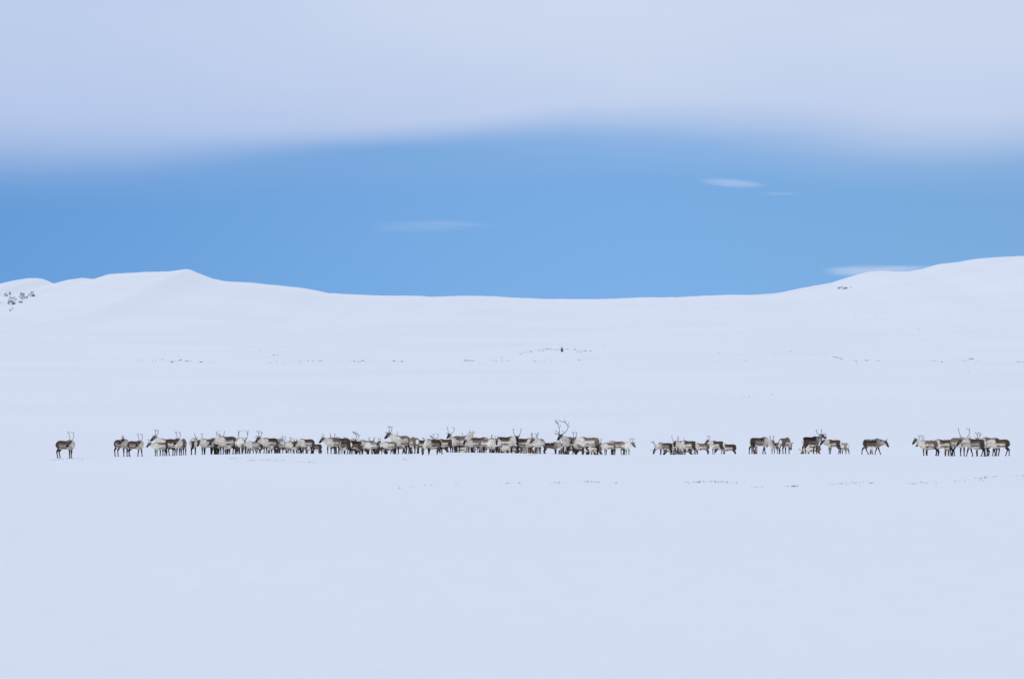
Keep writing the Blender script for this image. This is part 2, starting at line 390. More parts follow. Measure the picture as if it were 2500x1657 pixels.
def shape(seed, look, coat, walk=0.0, crouch=0.0, mane=1.0, young=False):
    """body geometry for a pose; look = (head turn, neck pitch, head pitch) in degrees relative to the body"""
    rnd = random.Random(seed)
    turn, npit, hpit = [R(a) for a in look]
    g = Geo()
    T = TORSO.copy(); T[:, 0] *= LX; wid = rnd.uniform(0.93, 1.08); T[:, 3] *= wid
    T[:, 2] += rnd.uniform(-0.025, 0.02)
    g.tube([(x, 0, (a + c) / 2, w, (a - c) / 2) for x, a, c, w in T], sides=16)
    g.tube([(-0.575, 0, .93, .045, .04), (-0.64, 0, .88, .05, .03), (-0.665, 0, .80, .035, .022), (-.66, 0, .76, .02, .015)], ref=(1, 0, 0.2), sides=8)   # tail
    # neck and head
    ext = 1.28 if npit < R(-30) else 1.0
    B = np.array([0.45, 0, 0.86]); d1, _, _ = frame(turn * 0.38, npit * 0.85); d2, _, _ = frame(turn * 0.85, npit)
    n1 = B + d1 * 0.22 * ext; n2 = n1 + d2 * 0.20 * ext
    hd, hl, hu = frame(turn, hpit)
    poll = n2 + d2 * 0.05
    hs = 0.92 if young else 1.0
    neck = [(0.30, 0, .86, .17, .24), (*B, .155, .225), (*n1, .115, .165), (*n2, .085, .115), (*(poll + hd * 0.03), .07, .085)]
    g.tube(neck, ref=(0, 0, 1) if npit > R(-60) else (1, 0, 0.5), sides=12, sub=3)
    if mane > 0:   # long hair under the throat
        dn = np.array([0, 0, -1.0])
        if npit < R(-30): dn = np.array([-0.7, 0, -0.4])
        g.tube([(*(B + dn * .12 + d1 * 0.05), .09, .12), (*(n1 + dn * (.11 + .05 * mane)), .06, .10 * mane), (*(n2 + dn * .09), .045, .06)], ref=(0, 0, 1), sides=8)
    hs = hs * 1.06
    head = [poll - hd * .05, poll + hd * .03, poll + hd * .13 - hu * .012, poll + hd * .23 - hu * .03, poll + hd * .31 - hu * .038, poll + hd * .355 - hu * .045]
    hw = [(.068, .072), (.092, .098), (.086, .100), (.062, .075), (.056, .062), (.042, .045)]
    g.tube([(*(poll + (p - poll) * hs), w * hs, h * hs) for p, (w, h) in zip(head, hw)], ref=hu, sides=12, sub=2)
    ears = []
    for s in (-1, 1):
        e0 = poll - hd * .01 + hl * s * .06 + hu * .05; e1 = e0 + hl * s * .085 + hu * .045 - hd * .05; e2 = e1 + hl * s * .05 + hu * .03 - hd * .03
        g.tube([(*e0, .026, .026), (*((e0 + e1) / 2), .040, .024), (*e1, .036, .022), (*e2, .014, .014)], ref=hu, sides=6)
        ears.append((e0, e2))
    # legs
    legs = []
    for i, (fx, s) in enumerate(((1, 1), (1, -1), (-1, 1), (-1, -1))):
        ph = rnd.uniform(-0.05, 0.05)
        if walk: ph += walk * (0.24 if i in (0, 3) else -0.22)
        yy = s * (.125 + rnd.uniform(-.015, .015))
        if fx > 0:
            P = [(.40, yy * .9, .80, .10, .13), (.37 + ph * .1, yy, .64, .075, .105), (.41 + ph * .45, yy, .40, .045, .052), (.405 + ph * .55, yy, .33, .046, .048),
                 (.40 + ph * .85, yy, .18, .033, .034), (.40 + ph * .97, yy, .09, .037, .038), (.435 + ph, yy, .025, .045, .052)]
        else:
            P = [(-.46, yy * .95, .82, .12, .17), (-.42 + ph * .15, yy, .66, .10, .16), (-.47 + ph * .3, yy, .53, .065, .085), (-.60 + ph * .5, yy, .40, .045, .055),
                 (-.595 + ph * .6, yy, .33, .037, .042), (-.565 + ph * .9, yy, .16, .034, .034), (-.56 + ph, yy, .085, .037, .038), (-.525 + ph * 1.05, yy, .025, .045, .052)]
        P = [(a[0] * LX,) + tuple(a[1:]) for a in P]
        g.tube(P, ref=(1, 0, 0.01), sides=8, sub=2); legs.append(np.array(P))
    return g, dict(rnd=rnd, poll=poll, hd=hd, hl=hl, hu=hu, neck=np.array(neck), legs=legs, hs=hs, T=T, ears=ears, turn=turn, hpit=hpit, coat=coat)

def paint(me, q, dust=0.0):
    n = len(me.vertices); co = np.empty(n * 3); me.vertices.foreach_get('co', co); p = co.reshape(-1, 3)
    rnd = q['rnd']; c = {k: np.array(v) for k, v in COLS.items()}
    k = COATS[q['coat']]; tone = rnd.uniform(0.85, 1.2)
    col = lambda i: c[k[i]] * tone if k[i] not in ('cream', 'white') else c[k[i]] * rnd_c
    rnd_c = rnd.uniform(0.92, 1.05)
    T = q['T'].copy(); T[:, 0] /= LX; x, y, z = p.T; x = x / LX
    top = np.interp(x, T[:, 0], T[:, 1]); bot = np.interp(x, T[:, 0], T[:, 2]); v = (z - bot) / (top - bot)
    wv = fbm(x * 5 + q['turn'], z * 7 + y * 3 + tone * 9, 3)
    vv = v + wv * 0.16
    L = lambda a, b, f: a[None] * (1 - f[:, None]) + (b if b.ndim == 2 else b[None]) * f[:, None] if a.ndim == 1 else a * (1 - f[:, None]) + (b if b.ndim == 2 else b[None]) * f[:, None]
    sad = rnd.uniform(0.58, 0.70)
    tor = np.repeat(c['white'][None] * 0.95, n, 0)                               # belly
    tor = L(tor, col(2), smooth(vv, .12, .20))
    stripe = smooth(vv, .10, .16) * (1 - smooth(vv, .24, .32)) * smooth(x, -.42, -.30) * (1 - smooth(x, .16, .30)) * rnd.uniform(.75, 1)
    tor = L(tor, col(3), stripe)
    tor = L(tor, col(1), smooth(vv, sad - .22, sad - .06))
    tor = L(tor, col(0), smooth(vv, sad - .04, sad + .10))
    thigh = (1 - smooth(x + wv * .1, -.42, -.28)) * smooth(v, -0.3, .0) * (1 - smooth(vv, .60, .8))
    tor = L(tor, col(4), thigh)
    fore = smooth(x + wv * .12, .24, .40)
    tor = L(tor, col(5) * 0.5 + col(2) * 0.5, fore * (1 - 0.75 * smooth(vv, .78, .95)))
    tor = L(tor, c['white'], (1 - smooth(x, -.72, -.645)) * (1 - smooth(np.abs(y), .06, .14)) * smooth(v, -.4, 0.05))
    tor = tor * (1 + .42 * np.clip(fbm(x * 8 + tone * 31, z * 11 + y * 9, 3), -.6, .5))[:, None]
    # neck
    nk = q['neck']; D = []; W = []
    dn = np.full(n, 9.0); tn = np.zeros(n)
    for i in range(1, len(nk) - 1):
        d, u = seg_dist(p, nk[i, :3], nk[i + 1, :3]); r = nk[i, 4] * (1 - u) + nk[i + 1, 4] * u
        d = d - r; m = d < dn; dn = np.where(m, d, dn); tn = np.where(m, i - 1 + u, tn)
    neck = L(col(5), c['white'], 0 * x + .3)
    neck = L(neck, col(2) * 0.75 + col(1) * .25, smooth(wv, 0.0, .5))
    neck = L(neck, col(1), smooth(tn, 1.9, 2.6) * .55)
    neck = neck * (1 + .34 * np.clip(fbm(x * 11 + tone * 13, z * 9 + y * 9, 3), -.6, .4))[:, None]
    # head
    poll, hd, hu, hl = q['poll'], q['hd'], q['hu'], q['hl']
    a, e = poll - hd * .03, poll + hd * .34 * q['hs'] - hu * .04
    d, u = seg_dist(p, a, e); dh = d - (.085 * (1 - u) + .045 * u) * q['hs']
    rel = p - poll; along = rel @ hd; up = rel @ hu; lat = np.abs(rel @ hl)
    head = L(col(6), c['cream'] * .9, smooth(-up, .035, .095) * (1 - smooth(along, .14, .24)))      # pale throat
    head = L(head, c['grey'] * .9, smooth(lat, .04, .075) * smooth(along, .08, .12) * (1 - smooth(along, .2, .24)) * .45)
    head = L(head, c['white'] * .8, smooth(along, .315, .335) * smooth(-up, .035, .06) * .8)
    head = L(head, c['dark'], smooth(along, .325, .345) * (1 - smooth(-up, .03, .05)))
    eye = poll + hd * .11 + hu * .035
    for s in (-1, 1):
        head = L(head, c['dark'] * .5, 1 - smooth(np.linalg.norm(p - (eye + hl * s * .07), axis=1), .012, .03))
    # legs
    dl = np.full(n, 9.0)
    for P in q['legs']:
        for i in range(1, len(P) - 1):
            d, u = seg_dist(p, P[i, :3], P[i + 1, :3]); dl = np.minimum(dl, d - (P[i, 3] * (1 - u) + P[i + 1, 3] * u))
    leg = L(col(7), col(4), smooth(z, .48, .70))
    leg = L(leg, c['cream'] * .8, (1 - smooth(np.abs(y), .075, .105)) * smooth(z, .42, .55) * .5)
    leg = L(leg, c['grey'], np.exp(-((z - .075) / .03) ** 2) * .5)
    # ears
    de = np.minimum(*[seg_dist(p, e0, e1)[0] for e0, e1 in q['ears']]) - .03
    ear = np.repeat(col(1)[None], n, 0)
    dt = np.where(x > .62, (x - .62) * 2, 0) + np.maximum(bot - z, 0) * 1.1 + np.where(v > 1.06, (v - 1.06) * .6, 0) - .02 + np.maximum(np.abs(y) - np.interp(x, T[:, 0], T[:, 3]) - .01, 0)
    dl = dl + smooth(v, .02, .36) * .22
    dn = dn + smooth(-x, -.42, -.20) * .3
    ds = np.stack([dt, dn + .01, dh - .04, dl, de + .01], 1); w = np.exp(-(ds - ds.min(1)[:, None]) * 45); w /= w.sum(1)[:, None]
    out = sum(w[:, i, None] * cc for i, cc in enumerate((tor, neck, head, leg, ear)))
    if dust > 0:     # dry snow caught in the back hair
        f = smooth(v, .72, .95) * smooth(fbm(x * 9 + 3, y * 9 + tone * 5, 3), .02 - dust * .3, .25) * dust
        out = L(out, np.array((.84, .87, .92)), f * (w[:, 0] + w[:, 1] * .6))
    rgba = np.concatenate([out, np.ones((n, 1))], 1)
    ca = me.color_attributes.new('coat', 'FLOAT_COLOR', 'POINT'); ca.data.foreach_set('color', rgba.astype(np.float32).ravel())

def antler_mesh(q, kind, L, side, mat):
    g = Geo(); rnd = q['rnd']
    # antler frame: head frame re-levelled so that a head held at -35 degrees carries it upright
    f, l, u = frame(q['turn'], q['hpit'] + R(35))
    base = q['poll'] + q['hd'] * .02 + q['hu'] * .055
    for pts, r0, r1 in antler_lines(kind, L, side, rnd):
        P = []
        for i, (a, bb, cc) in enumerate(pts):
            w = r0 + (r1 - r0) * i / (len(pts) - 1); P.append((*(base + f * a + l * bb + u * cc), w, w))
        g.tube(P, ref=f * .3 + l * .9 + np.array([.03, .05, 0]), sides=6, sub=3)
    return g.mesh('antler', mat)

# ------------------------------------------------------------------ the herd
# photo column of the body's middle, row of the back, metres behind (+) or before (-) the edge of the rise,
# body heading, head heading (0 right, 90 away, 180 left, -90 towards the camera), neck pitch, head pitch, coat, antlers, label
# optional: walk, dust, young, mane, group
HERD = [
 # lone animal and first groups on the left
 (160, 1074, -9, -28, -150, 10, -42, 'brown', ('lyre', .62), 'lone reindeer at the far left, looking back, with tall tan antlers', dict(tan=1)),
 (297, 1072, -4, -48, -158, 20, -34, 'brown', ('fork', .26), 'leftmost of the pair, reindeer looking back with short antlers', {}),
 (331, 1075, -5, -32, -150, 10, -42, 'brown', ('lyre', .55), 'reindeer of the left pair with long thin antlers, looking back', dict(walk=.6)),
 (391, 1079, 1.5, -148, -170, 12, -35, 'pale', ('fork', .32), 'pale reindeer with low held head in front at left of the five', {}),
 (407, 1070, 3.5, -142, -172, 42, -32, 'pale', ('lyre', .42), 'reindeer with raised dark head and curved antlers above the low headed pale one', {}),
 (425, 1070, 0, -38, -150, 14, -44, 'saddle', ('lyre', .50), 'reindeer turned right but looking back left, middle of the group of five', {}),
 (446, 1071, 3, 84, 100, -20, -50, 'grey', None, 'reindeer seen from behind with white rump, right end of the group of five', {}),
 (472, 1069.5, 2, -88, -92, -12, -68, 'grey', ('fork', .20), 'reindeer facing straight ahead alone with lowered head and short antlers', {}),
 # left cluster
 (507, 1070, 4, -135, -112, 5, -55, 'pale', ('lyre', .48), 'reindeer facing forward with lowered dark face at the left end of the cluster', {}),
 (512, 1073, 8, 178, 180, 4, -35, 'brown', ('fork', .34), 'reindeer behind the left end of the cluster, only muzzle and antlers showing', {}),
 (526, 1070, 9, -70, -60, 12, -40, 'brown', ('lyre', .55), 'reindeer with wide lyre antlers behind the big bare headed one', {}),
 (554, 1064, 2.5, -144, 178, -2, -44, 'saddle', None, 'large reindeer with dark bare head and dark back in the left cluster', {}),
 (545, 1072, 12, 20, 40, 15, -30, 'grey', ('spike', .22), 'reindeer hidden behind the large bare headed one, legs and small spikes showing', {}),
 (564, 1074, 15, 150, 160, 20, -30, 'brown', ('lyre', .42), 'reindeer behind the large bare headed one with two straight antler tips showing', {}),
 (524, 1079, 13, -100, -100, -30, -60, 'light', ('spike', .12), 'small pale reindeer low between the legs of the left cluster', dict(young=1)),
 (585, 1068, 1.0, -75, -80, -38, -75, 'light', None, 'grey white reindeer facing forward with its head right down', {}),
 (595, 1073, 6, 95, 90, 10, -30, 'grey', ('palm', .62), 'bull seen from behind with broad golden palmed antlers', dict(tan=1)),
 (618, 1076, 5, -142, -165, 10, -35, 'light', ('branch', .34), 'pale round reindeer with branched antlers left of the dark headed bull', {}),
 (613, 1080, 9, -120, -150, -20, -60, 'grey', None, 'reindeer tucked behind the pale round one', {}),
 (659, 1068, 3.5, -141, 180, 22, -38, 'saddle', ('branch', .44), 'dark headed bull with cream neck and branching antlers', dict(mane=1.3)),
 (652, 1077, 11, 10, 10, -40, -70, 'saddle', None, 'reindeer behind the dark headed bull, belly and legs showing', {}),
 (666, 1080, 15, 150, 120, 20, -35, 'brown', ('fork', .34), 'far reindeer behind the dark headed bull, forked antlers over its back', {}),
 (681, 1069, 5, 68, 80, -30, -60, 'light', None, 'silver grey rump of a reindeer right of the dark headed bull', dict(dust=.6)),
 (690, 1081, 12, 25, 30, -40, -70, 'brown', None, 'low brown rump just right of the silver grey one', {}),
 (717, 1076, 6, -150, 178, 8, -40, 'grey', ('lyre', .48), 'grey reindeer with long back swept antlers leading the two on the left', dict(mane=1.4)),
 (748, 1070.5, 4, -147, -165, -6, -46, 'saddle', ('fork', .25), 'large reindeer with dark saddle and cream shoulder, right of the grey leading one', {}),
 (735, 1078, 10, 170, 180, 20, -30, 'grey', ('lyre', .34), 'reindeer behind the large dark saddled one, antler tips above its neck', {}),
 (752, 1082, 16, -5, 0, -40, -70, 'pale', None, 'reindeer seen under the belly of the large dark saddled one', {}),
 (771, 1083, 9, 168, 170, -45, -70, 'brown', None, 'small brown rump at the right end of the left herd', dict(young=1)),
 # centre-left cluster
 (812, 1068, 2.5, -124, -168, 18, -36, 'grey', ('spike', .30), 'grey reindeer with pale throat and dark muzzle leading the centre cluster', dict(mane=1.3)),
 (832, 1068, 6.5, -162, -60, 15, -30, 'saddle', ('fork', .34), 'reindeer behind the leading one with two forked antlers upright', {}),
 (842, 1076, 3.5, 148, 180, -10, -50, 'brown', None, 'brown reindeer with white rump edge and dark belly line, centre cluster', {}),
 (868, 1076, 6.5, 145, 175, 5, -40, 'dark', ('lyre', .40), 'dark backed reindeer right of the white edged rump', {}),
 (852, 1080, 11, 165, 180, 20, -35, 'grey', ('branch', .42), 'reindeer behind the brown one, forked antlers above its back', {}),
 (884, 1080, 13, 150, 150, 20, -35, 'brown', ('fork', .34), 'reindeer behind with straight forked antlers over the dark back', {}),
 (896, 1074, 7, -160, 178, 12, -32, 'grey', ('bull', .56), 'bull with looping pale brown antlers in the centre cluster', {}),
 (908, 1078, 3.5, -150, -168, -18, -48, 'light', ('branch', .44), 'bull with lowered dark face and broad antlers swept to the right', dict(tan=1)),
 (918, 1078, 8, 130, 170, -30, -60, 'saddle', None, 'dark saddled reindeer right of the bull with lowered face', {}),
 (886, 1082, 16, 20, 60, 25, -35, 'brown', ('lyre', .42), 'far reindeer in the centre cluster left of the looping antlers, antler tips showing', {}),
 (928, 1083, 17, 150, 120, 25, -35, 'dark', ('fork', .42), 'far reindeer in the centre cluster right of the bull, antler tips showing', {}),
 (951, 1077, 2.0, -158, 178, 22, -40, 'pale', ('fork', .30), 'pale reindeer with reddish saddle patch below the tall pale one', {}),
 (934, 1083, 9, 30, 40, -35, -60, 'dark', None, 'dark legs of a reindeer behind the pale one with the saddle patch', {}),
 (979, 1062, 5, -134, 178, 40, -36, 'pale', ('lyre', .42), 'tall pale reindeer with raised head and lyre antlers above the cluster', {}),
 (975, 1079, 11, 10, 10, -40, -65, 'brown', None, 'reindeer under the tall pale one, walking legs showing', dict(walk=1)),
 (1000, 1067, 8.5, 140, 160, 25, -30, 'light', ('spike', .34), 'pale reindeer with one upright antler behind the tall pale one', {}),
 (1012, 1067, 4, 108, 100, -30, -60, 'grey', None, 'grey rump with white patch left of the grazing one', {}),
 (1032, 1073, 7, 170, 170, -50, -75, 'saddle', None, 'black backed reindeer behind the head of the grazing one', {}),
 (1058, 1071.5, -14, -146, -176, -58, -80, 'brown', ('fork', .24), 'reindeer grazing with muzzle in the snow in front of the centre herd', dict(walk=.5)),
 (1058, 1079, 6, -168, 180, 12, -25, 'grey', ('branch', .40), 'reindeer behind the grazing one with branched antlers over its back', {}),
 (1078, 1080, 12, 160, 165, 18, -25, 'brown', ('bull', .46), 'far bull behind the grazing one, tall branched antlers', {}),
 (1087, 1071, 3.5, 155, 140, 16, -35, 'saddle', ('lyre', .42), 'pale reindeer with dark shoulder patch right of the grazing one', {}),
 # centre
 (1110, 1066, 5, -112, -125, 52, -30, 'pale', ('lyre', .46), 'tall reindeer standing head on with dark face and forked antlers', {}),
 (1126, 1084, 9, 10, 10, -40, -65, 'saddle', None, 'pale belly and legs between the tall head on one and its neighbour', {}),
 (1128, 1062.5, 7, -22, -88, 42, -48, 'whiteface', ('spike', .20), 'reindeer with pale face turned to camera and short V antlers', {}),
 (1156, 1072, 4, -138, -125, 12, -45, 'grey', ('lyre', .52), 'dark faced reindeer with wide curved antlers below the pale faced one', {}),
 (1144, 1086, 13, 170, 170, -45, -70, 'light', ('fork', .2), 'pale reindeer grazing low behind the dark faced one', {}),
 (1170, 1067, 6, 24, 20, 5, -30, 'brown', ('lyre', .28), 'brown reindeer with white edged rump turned to the right', {}),
 (1184, 1078, 12, 165, 150, 22, -35, 'dark', ('lyre', .36), 'dark reindeer behind the brown one turned right, curved antlers above it', {}),
 (1188, 1071, 1.5, -34, -78, 14, -46, 'whiteface', ('spike', .16), 'small pale reindeer with white face in front of the brown one', dict(young=1)),
 (1196, 1077, 11, -40, -30, 18, -30, 'grey', ('fork', .38), 'reindeer behind the small pale one, forked antlers upright', {}),
 (1215, 1070, 3, -92, -98, 15, -60, 'light', ('spike', .32), 'round pale reindeer facing straight forward with brown blaze', {}),
 (1205, 1080, 14, -70, -90, -10, -50, 'brown', ('spike', .2), 'far reindeer behind the round pale one', {}),
 (1235, 1065, 5.5, -3, -84, 22, -55, 'saddle', ('lyre', .50), 'long dark backed reindeer with face turned to camera and tall lyre antlers', {}),
 (1228, 1083, 11, -60, -80, -45, -75, 'grey', None, 'pale reindeer beneath the belly of the long dark backed one', {}),
 (1248, 1086, 13, -150, -160, -40, -70, 'grey', ('fork', .18), 'low grey reindeer under the neck of the long dark backed one', {}),
 (1281, 1069, 6, -28, -70, 14, -52, 'saddle', ('branch', .42), 'reindeer with dark saddle turned right, face near a pale neighbour', {}),
 (1276, 1085, 12, 60, 40, -40, -70, 'grey', None, 'pale belly behind the legs of the dark saddled one turned right', {}),
 (1290, 1087, 16, 160, 160, -40, -70, 'brown', None, 'far legs left of the pale round one', {}),
 (1317, 1069.5, 4, -112, -160, 14, -28, 'light', ('branch', .38), 'round pale reindeer touching noses with its left neighbour', {}),
 (1307, 1086, 10, 80, 90, -40, -70, 'grey', None, 'grey reindeer squeezed between the two touching noses', {}),
 (1345, 1078.5, 8, -12, 8, -2, 4, 'dark', ('fork', .42), 'reindeer stretching its head out to the right under the big bull', dict(dust=.55)),
 (1386, 1065, 3.5, -112, -136, 36, -36, 'grey', ('bull', .78), 'big bull with the tallest many pointed antlers of the herd', dict(mane=1.3, big=1)),
 (1392, 1084, 12, 150, 150, -40, -70, 'brown', None, 'dark legs behind the big bull', {}),
 (1376, 1084, 9, -100, -100, -30, -60, 'light', None, 'pale chest under the head of the big bull', {}),
 (1419, 1077, 6.5, 180, 176, -22, -30, 'brown', ('fork', .36), 'reindeer with lowered neck right of the big bull', {}),
 (1438, 1066.5, 2.5, 178, -178, 12, -38, 'pale', ('lyre', .40), 'large pale reindeer with brown rear saddle right of the big bull', {}),
 (1422, 1085, 14, 10, 10, -40, -70, 'dark', None, 'row of dark legs under the large pale one', {}),
 (1452, 1085, 11, 165, 165, -40, -70, 'pale', None, 'legs of a reindeer behind the rear of the large pale one', dict(walk=.8)),
 # group of three
 (1487, 1080, 3, -145, -152, 12, -40, 'pale', ('fork', .42), 'left of the trio, cream maned reindeer with forked antlers', dict(mane=1.5)),
 (1506, 1076, 6, -168, 170, -5, -40, 'grey', None, 'middle of the trio, grey reindeer with hidden head', {}),
 (1498, 1086, 11, 90, 90, -40, -70, 'light', None, 'low pale reindeer behind the trio', dict(young=1)),
 (1527, 1078, 3.5, -62, -12, 8, -38, 'light', ('branch', .36), 'right of the trio, reindeer looking right with branched antlers', {}),
 # right-centre group
 (1624, 1079.5, 4, 172, 178, -48, -62, 'brown', ('lyre', .62), 'reindeer grazing to the left, antlers reaching out over the snow', dict(dust=.5)),
 (1658, 1075, 4.5, -118, -98, 14, -58, 'pale', ('lyre', .40), 'reindeer facing camera between the grazing one and the dark saddled one', {}),
 (1650, 1080, 11, -60, -70, 10, -45, 'grey', ('lyre', .44), 'reindeer directly behind the facing one, second antler pair showing', {}),
 (1682, 1075, 3, 150, 180, -50, -78, 'saddle', None, 'dark saddled reindeer with its head down behind the facing one', {}),
 (1636, 1087, 12, 20, 20, -40, -70, 'pale', None, 'pale reindeer seen under the grazing one', {}),
 (1673, 1087, 14, 160, 160, -40, -70, 'pale', None, 'pale reindeer seen under the dark saddled one', {}),
 (1713, 1081, 8, -172, -150, -15, -50, 'grey', ('lyre', .34), 'low grey brown reindeer with thin curled antlers', {}),
 (1752, 1075.5, 2, 140, 175, 22, -36, 'saddle', ('lyre', .38), 'cream necked reindeer seen from behind with two upright antlers', {}),
 (1779, 1083, 10, 170, 175, -20, -50, 'saddle', None, 'low dark backed reindeer at the right end of its group', {}),
 # right groups
 (1853, 1067, 0, 16, 35, -12, -32, 'brown', ('fork', .40), 'large brown reindeer turned right, head dipping behind a smaller one', dict(walk=.6)),
 (1842, 1084, 6, 80, 90, -40, -70, 'light', None, 'pale reindeer seen under the large brown one', {}),
 (1893, 1079, 4, 122, 140, 5, -40, 'grey', ('spike', .22), 'small reindeer seen from behind in front of the large brown head', dict(young=1)),
 (1916, 1068, 5, 62, 70, -30, -60, 'grey', None, 'tall reindeer seen from behind with white rump', {}),
 (1979, 1065, 2.5, 36, 40, 30, -12, 'dark', ('lyre', .44), 'black backed reindeer turned right with upright antlers, facing a partner', {}),
 (1985, 1085, 8, 170, 178, -50, -72, 'pale', ('fork', .36), 'pale reindeer grazing behind the black backed one, antler at its heels', {}),
 (2036, 1072.5, 3, 142, 178, 10, -42, 'saddle', ('lyre', .50), 'reindeer facing left towards the black backed one with forward curved antlers', {}),
 (2060, 1080, 6, 122, -150, 12, -30, 'light', ('spike', .34), 'pale round reindeer with turned head at the right of its group', {}),
 (2129, 1070.5, -1, 2, 0, -4, -48, 'dark', ('spike', .22), 'dark reindeer walking alone to the right with lowered head', dict(walk=1, dust=.35)),
 (2127, 1091, 5, -95, -95, -30, -60, 'light', None, 'pale chest of a reindeer behind the walking one', dict(young=1)),
 (2267, 1073, 0, 178, 178, 26, -42, 'grey', ('spike', .12), 'snow dusted grey reindeer leading at the left of the last group', dict(dust=.6)),
 (2274, 1079, 7, 165, 178, 20, -34, 'brown', ('branch', .50), 'reindeer hidden behind the snow dusted one, one antler rising', {}),
 (2305, 1072, 2.5, 177, 178, -15, -50, 'saddle', None, 'dark saddled reindeer right behind the snow dusted one', {}),
 (2312, 1082, 8, 90, 90, 25, -30, 'light', ('spike', .30), 'reindeer behind the dark saddled one with two thin spikes', {}),
 (2340, 1067, 0.5, -52, -118, 6, -46, 'grey', ('lyre', .68), 'reindeer with very tall thin antlers looking at the camera', {}),
 (2381, 1070.5, -6, 160, -170, 10, -40, 'brown', ('spike', .24), 'brown reindeer with white rump walking left in the last group', dict(walk=.8)),
 (2397, 1078, 6, 172, 178, 24, -32, 'brown', ('fork', .36), 'reindeer behind the walking brown one, dark head and antlers above its back', {}),
 (2419, 1067, 2, 138, 150, 4, -36, 'grey', ('branch', .42), 'reindeer seen half from behind with crossed thin antlers', {}),
 (2441, 1071, 0.5, 176, 178, -10, -50, 'saddle', None, 'rightmost reindeer with dark saddle and cream belly', dict(walk=.5)),
]

pending = []
for i, (px, top, d, yaw, hyaw, npit, hpit, coat, ant, label, opt) in enumerate(HERD):
    # those in the second row stand further down the far side of the rise, so that they are of normal size
    smin = 0.62 if opt.get('young') else 0.76
    while True:
        y = 500.0 + d; x = X(px, y); zg = hz(x, y)
        s = (EYE - (top - HORIZON) * y / F - zg) / 1.06
        if s >= smin or d < 6 or d > 34: break
        d += 1.0
    r_ = random.Random(i * 13 + 5)
    if abs(math.cos(R(hyaw))) > 0.93 and npit > -45:      # nobody holds its head quite side on
        hyaw += math.copysign(r_.uniform(14, 34), math.cos(R(hyaw))) * -1
    turn = (hyaw - yaw + 180) % 360 - 180
    turn = max(-140, min(140, turn))
    g, q = shape(1000 + i * 7, (turn, npit, hpit), coat, opt.get('walk', 0), 0, opt.get('mane', 1), opt.get('young'))
    root = link('reindeer', None)
    root.location = (x, y, zg - 0.012); root.rotation_euler = (0, 0, R(yaw)); root.scale = (s, s, s)
    tag(root, label, 'reindeer', 'reindeer of the herd standing across the snow')
    me = g.mesh('body'); tmp = link('body', me)
    m = tmp.modifiers.new('r', 'REMESH'); m.mode = 'VOXEL'; m.voxel_size = 0.021; m.adaptivity = 0
    m2 = tmp.modifiers.new('s', 'SMOOTH'); m2.factor = 0.5; m2.iterations = 2
    pending.append((tmp, me, root, q, ant, opt, s, label))
bpy.context.view_layer.update()
dg = bpy.context.evaluated_depsgraph_get()
for tmp, me, root, q, ant, opt, s, label in pending:
    new = bpy.data.meshes.new_from_object(tmp.evaluated_get(dg))
    new.name = 'body'; paint(new, q, opt.get('dust', 0.0))
    new.materials.clear(); new.materials.append(coat_m)
    new.polygons.foreach_set('use_smooth', [True] * len(new.polygons))
    q['body'] = new
for tmp, me, root, q, ant, opt, s, label in pending:
    tmp.modifiers.clear(); tmp.data = q['body']; tmp.parent = root; bpy.data.meshes.remove(me)
    if ant:
        kind, L = ant
        for side in (1, -1):
            link('antler', antler_mesh(q, kind, L / s ** 0.5, side, ANT_TAN if opt.get('tan') else ANT_DARK), root)

# ------------------------------------------------------------------ stones, cairn, crags, twigs
rock_m, t, b = material('dark_rock', 0.9, 0.2)
g = N(t, 'ShaderNodeNewGeometry'); tcr = N(t, 'ShaderNodeTexCoord')
rn = tnoise(t, tcr.outputs['Object'], 3.0, 6)
sepn = N(t, 'ShaderNodeSeparateXYZ'); t.links.new(g.outputs['Normal'], sepn.inputs[0])
snowy = sstep(t, mth(t, 'ADD', sepn.outputs[2], mth(t, 'MULTIPLY', mth(t, 'SUBTRACT', rn, 0.5), 0.7)), 0.62, 0.82)
t.links.new(mixc(t, snowy, mixc(t, sstep(t, rn, .35, .65), (0.035, 0.033, 0.037), (0.10, 0.095, 0.095)), (0.88, 0.9, 0.92)), b.inputs['Base Color'])
def crag_material(name, lo, hi):
 crag_m, t, b = material(name, 0.9, 0.2)
 g = N(t, 'ShaderNodeNewGeometry')
 rn = tnoise(t, g.outputs['Position'], 0.16, 4); rn2 = tnoise(t, g.outputs['Position'], 1.6, 5)
 sepn = N(t, 'ShaderNodeSeparateXYZ'); t.links.new(g.outputs['Normal'], sepn.inputs[0])
 tg = N(t, 'ShaderNodeTexCoord'); vm = N(t, 'ShaderNodeVectorMath', operation='DISTANCE'); t.links.new(tg.outputs['Generated'], vm.inputs[0]); vm.inputs[1].default_value = (0.5, 0.35, 0.45)
 cover = mth(t, 'ADD', mth(t, 'ADD', sepn.outputs[2], sstep(t, vm.outputs['Value'], 0.34, 0.62, 0.0, 1.3)), mth(t, 'MULTIPLY', mth(t, 'SUBTRACT', mth(t, 'ADD', mth(t, 'MULTIPLY', rn, .85), mth(t, 'MULTIPLY', rn2, .15)), 0.5), 3.4))
 t.links.new(mixc(t, sstep(t, cover, -0.35, 0.35), mixc(t, sstep(t, rn2, .35, .65), lo, hi), (0.87, 0.89, 0.92)), b.inputs['Base Color'])
 return crag_m
crag_m = crag_material('crag_rock', (0.15, 0.18, 0.26), (0.33, 0.36, 0.44))  # blue of distance haze is mixed into the rock colour; no haze volume
crag_dark = crag_material('dark_crag_rock', (0.05, 0.065, 0.11), (0.15, 0.18, 0.26))  # darker rock, distance haze likewise painted in as blue

